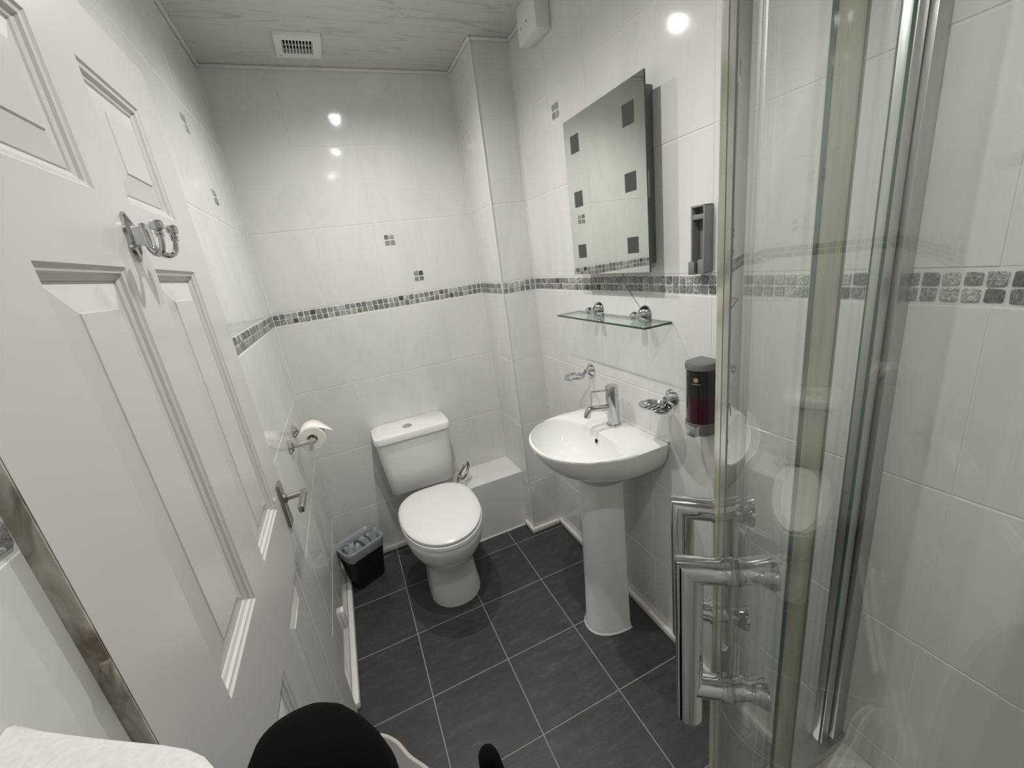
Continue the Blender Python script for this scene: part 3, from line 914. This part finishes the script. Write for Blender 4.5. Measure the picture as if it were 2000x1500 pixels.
# wall channels
ch = BM(); box(ch, 1.122, W-.0005, CY+RQ-.014, CY+RQ+.028, Z0+.026, Z1-.035, .002); mesh_obj('wall_channel', ch, m_alu, se, 40)
ch = BM(); box(ch, 1.112, 1.122, CY+RQ-.004, CY+RQ+.020, Z0+.026, Z1-.035); mesh_obj('channel_gasket', ch, m_black, se)
ch = BM(); box(ch, 1.088, 1.112, CY+RQ-.008, CY+RQ+.012, Z0+.026, Z1-.035, .002); mesh_obj('adjusting_profile', ch, m_alu, se, 40)
ch = BM(); box(ch, 1.0862, 1.0878, CY+RQ-.006, CY+RQ-.002, Z0+.026, Z1-.035); mesh_obj('glass_edge', ch, m_gedge, se)
ch = BM(); box(ch, CX-RQ-.028, CX-RQ+.014, YN+.0005, YN+.04, Z0+.026, Z1-.035, .002); mesh_obj('wall_channel', ch, m_alu, se, 40)
def edge_mats(o_, test):
    for p in o_.data.polygons: p.material_index = 1 if test(p) else 0
# fixed panels
zg0, zg1 = Z0+.026, Z1-.035
bm = BM(); box(bm, .952, 1.0885, CY+RQ+.008, CY+RQ+.014, zg0, zg1)
f1 = mesh_obj('fixed_panel', bm, None, se, mats=[m_glass, m_gedge]); edge_mats(f1, lambda p: abs(p.normal.x) > .5)
bm = BM(); box(bm, CX-RQ-.014, CX-RQ-.008, YN+.03, CY-.002, zg0, zg1)
f2 = mesh_obj('fixed_panel', bm, None, se, mats=[m_glass, m_gedge]); edge_mats(f2, lambda p: abs(p.normal.y) > .5)
# milky strip at the trailing edge of the far door
bm = BM(); box(bm, .914, .972, CY+RQ-.0105, CY+RQ-.007, zg0, zg1, .001); mesh_obj('seal_strip', bm, m_seal, se, 40)
bm = BM(); box(bm, .9725, .977, CY+RQ-.0115, CY+RQ-.006, zg0, zg1); mesh_obj('seal_lip', bm, m_alu_d, se)
bm = BM(); box(bm, .910, .914, CY+RQ-.0115, CY+RQ-.006, zg0, zg1); mesh_obj('glass_edge', bm, m_gedge, se)
# sliding doors
MEET = 138.4
for k, (a0, a1, seal, ah) in enumerate(((91, MEET-.3, (MEET-4.2, MEET-.25), 135.0), (MEET+.3, 181, (MEET+.25, MEET+2.0), 142.0))):
    bm = BM(); arc_wall(bm, RQ-.006, RQ, a0, a1 if a1 < 180 else 180, zg0, zg1, 40)
    dr = mesh_obj('sliding_door', bm, None, se, 60, mats=[m_glass, m_gedge])
    for p in dr.data.polygons:
        cc = p.center; rr_ = math.hypot(cc.x-CX, cc.y-CY)
        p.material_index = 1 if abs(p.normal.z) > .5 else 0
    bm = BM(); arc_wall(bm, RQ-.0066, RQ+.0006, seal[0], seal[1], zg0, zg1, 6)
    mesh_obj('edge_seal', bm, m_seal if k == 0 else m_seal2, dr, 40)
    # handle: outside bar on two posts, small knobs inside
    rad = Vector((cos(radians(ah)), sin(radians(ah)), 0)); base = Vector((CX, CY, 0)) + rad*RQ
    off = .026
    zt_, zb_ = 1.230, 1.117
    rb = .0098
    bm = BM()
    mitre_tube(bm, [base + rad*off + Vector((0, 0, zb_-.034)), base + rad*off + Vector((0, 0, zt_)), base + Vector((0, 0, zt_))], rb, 24)
    mesh_obj('handle_bar', bm, m_chrome, dr, 40)
    bm = BM(); tube(bm, [base + rad*off + Vector((0, 0, zb_)), base + Vector((0, 0, zb_))], rb*.92, 20)
    mesh_obj('handle_post', bm, m_chrome, dr, 40)
    for z_ in (zt_, zb_):
        bm = BM(); lathe(bm, [(rb*1.09, 0), (rb*1.09, .0028)], base + Vector((0, 0, z_)), rad, 20); mesh_obj('washer', bm, m_chrome, dr, 40)
        p1 = base - rad*.006 + Vector((0, 0, z_))
        bm = BM(); lathe(bm, [(rb, 0), (rb, .004), (rb*.78, .011), (rb*.90, .017), (rb*1.12, .0215), (rb*1.12, .0235), (0, .0237)], p1, -rad, 20)
        mesh_obj('inner_knob', bm, m_chrome, dr, 40)

# ---------------------------------------------------------------- bath mat on the floor by the door
bmx = thing('bath_mat', 'grey bath mat with pale curved piped edge beside the door', 'mat', (0, 0, 0))
edge = catmull([(.034, .960, 0), (.060, .956, 0), (.089, .942, 0), (.126, .900, 0), (.157, .839, 0), (.200, .780, 0), (.245, .70, 0), (.26, .58, 0), (.22, .50, 0), (.10, .47, 0), (.034, .48, 0)], 5)
bm = BM(); prism(bm, [(p.x, p.y) for p in edge], .0008, .011); mesh_obj('mat_pile', bm, m_mat, bmx)
bm = BM(); tube(bm, [Vector((p.x, p.y, .0075)) for p in edge], .0068, 8, True); mesh_obj('piped_edge', bm, m_matrim, bmx, True)

# ---------------------------------------------------------------- foreground: black bag, black rod, white towel on its shelf
bg = thing('black_bag', 'tall black fabric bag with rounded top rising before the white door', 'bag', (.17, .20, 0))
bm = BM()
def el(cx, cy, a, b, z_, NN=36, n_=2.3): return [(x_, y_, z_) for x_, y_ in superell(cx, cy, a, b, n_, NN)]
cx_ = -.026
loft(bm, [el(cx_, 0, .076, .056, .001), el(cx_, 0, .080, .058, .03), el(cx_, 0, .077, .056, .5), el(cx_, 0, .075, .055, .85), el(cx_+.002, 0, .072, .054, .915), el(cx_-.001, .002, .067, .051, .952), el(cx_-.005, .004, .060, .048, .980), el(cx_-.008, .006, .052, .043, 1.000), el(cx_-.010, .008, .041, .034, 1.014), el(cx_-.010, .009, .024, .020, 1.022), el(cx_-.010, .009, .008, .007, 1.0245)])
mesh_obj('bag_body', bm, m_bag, bg, True)
bm = BM(); tube(bm, catmull([(-.036, -.030, 1.006), (-.044, -.038, .984), (-.051, -.050, .940), (-.053, -.055, .88)], 6), .0016, 8)
tag(mesh_obj('seam_piping', bm, mat('charcoal_piping', (.035, .035, .035), .6), bg, True), 'charcoal piping line along the seam')

rd = thing('black_rod', 'thin black rod with rounded tip standing before the floor tiles', 'rod', (.40, .10, 0))
bm = BM()
A_, B_ = Vector((0, 0, .004)), Vector((-.086, .045, .95))
dirv = (B_-A_).normalized()
tube(bm, [A_ + dirv*t for t in (0, .3, .6, .9, .935, .945, .951, .953)], [.0125, .0125, .0125, .0125, .0120, .010, .006, .001], 16)
mesh_obj('rod_shaft', bm, m_bag, rd, True)
bm = BM(); lathe(bm, [(.018, 0), (.02, .002), (.016, .02), (.0128, .03)], (0, 0, .0005), Z, 18); mesh_obj('rubber_foot', bm, m_black, rd, 40)

tw = thing('folded_towel', 'white folded towel with a rounded corner near the door hinge', 'towel', (0, 0, 0))
bm = BM()
ol = [(.0168, .1465), (.0178, .1455), (.026, .1395), (.040, .130), (.080, .104), (.120, .079), (.136, .068), (.147, .058), (.155, .047), (.160, .036), (.165, .02), (.173, -.04), (.180, -.12), (.0168, -.12)]
for z0, z1, g in ((1.163, 1.187, 0.0), (1.188, 1.212, .001)):
    def off(pts, d_): 
        cx_, cy_ = .08, 0
        return [(max(.0168, x_ - d_*(1 if x_ > .03 else 0)), y_ - d_*(1 if y_ > -.11 else -1)) for x_, y_ in pts]
    b2 = BM()
    loft(b2, [[(x_, y_, z0) for x_, y_ in off(ol, .006+g)], [(x_, y_, z0+.005) for x_, y_ in off(ol, .001+g)], [(x_, y_, z1-.005) for x_, y_ in off(ol, g)], [(x_, y_, z1) for x_, y_ in off(ol, .006+g)]])
    mesh_obj('towel_fold', b2, m_towel, tw, 50)
ts = thing('towel_shelf', 'chrome wall shelf bracket holding the folded white towel', 'shelf', (0, 0, 0))
for yy in (-.09, -.03, .03):
    bm = BM(); tube(bm, [(.018, yy, 1.1565), (.14, yy, 1.1565)], .006, 12); mesh_obj('shelf_bar', bm, m_chrome, ts, 40)
bm = BM(); box(bm, XN+.0005, XN+.006, -.11, .05, 1.138, 1.162, .002); mesh_obj('wall_plate', bm, m_chrome, ts, 40)
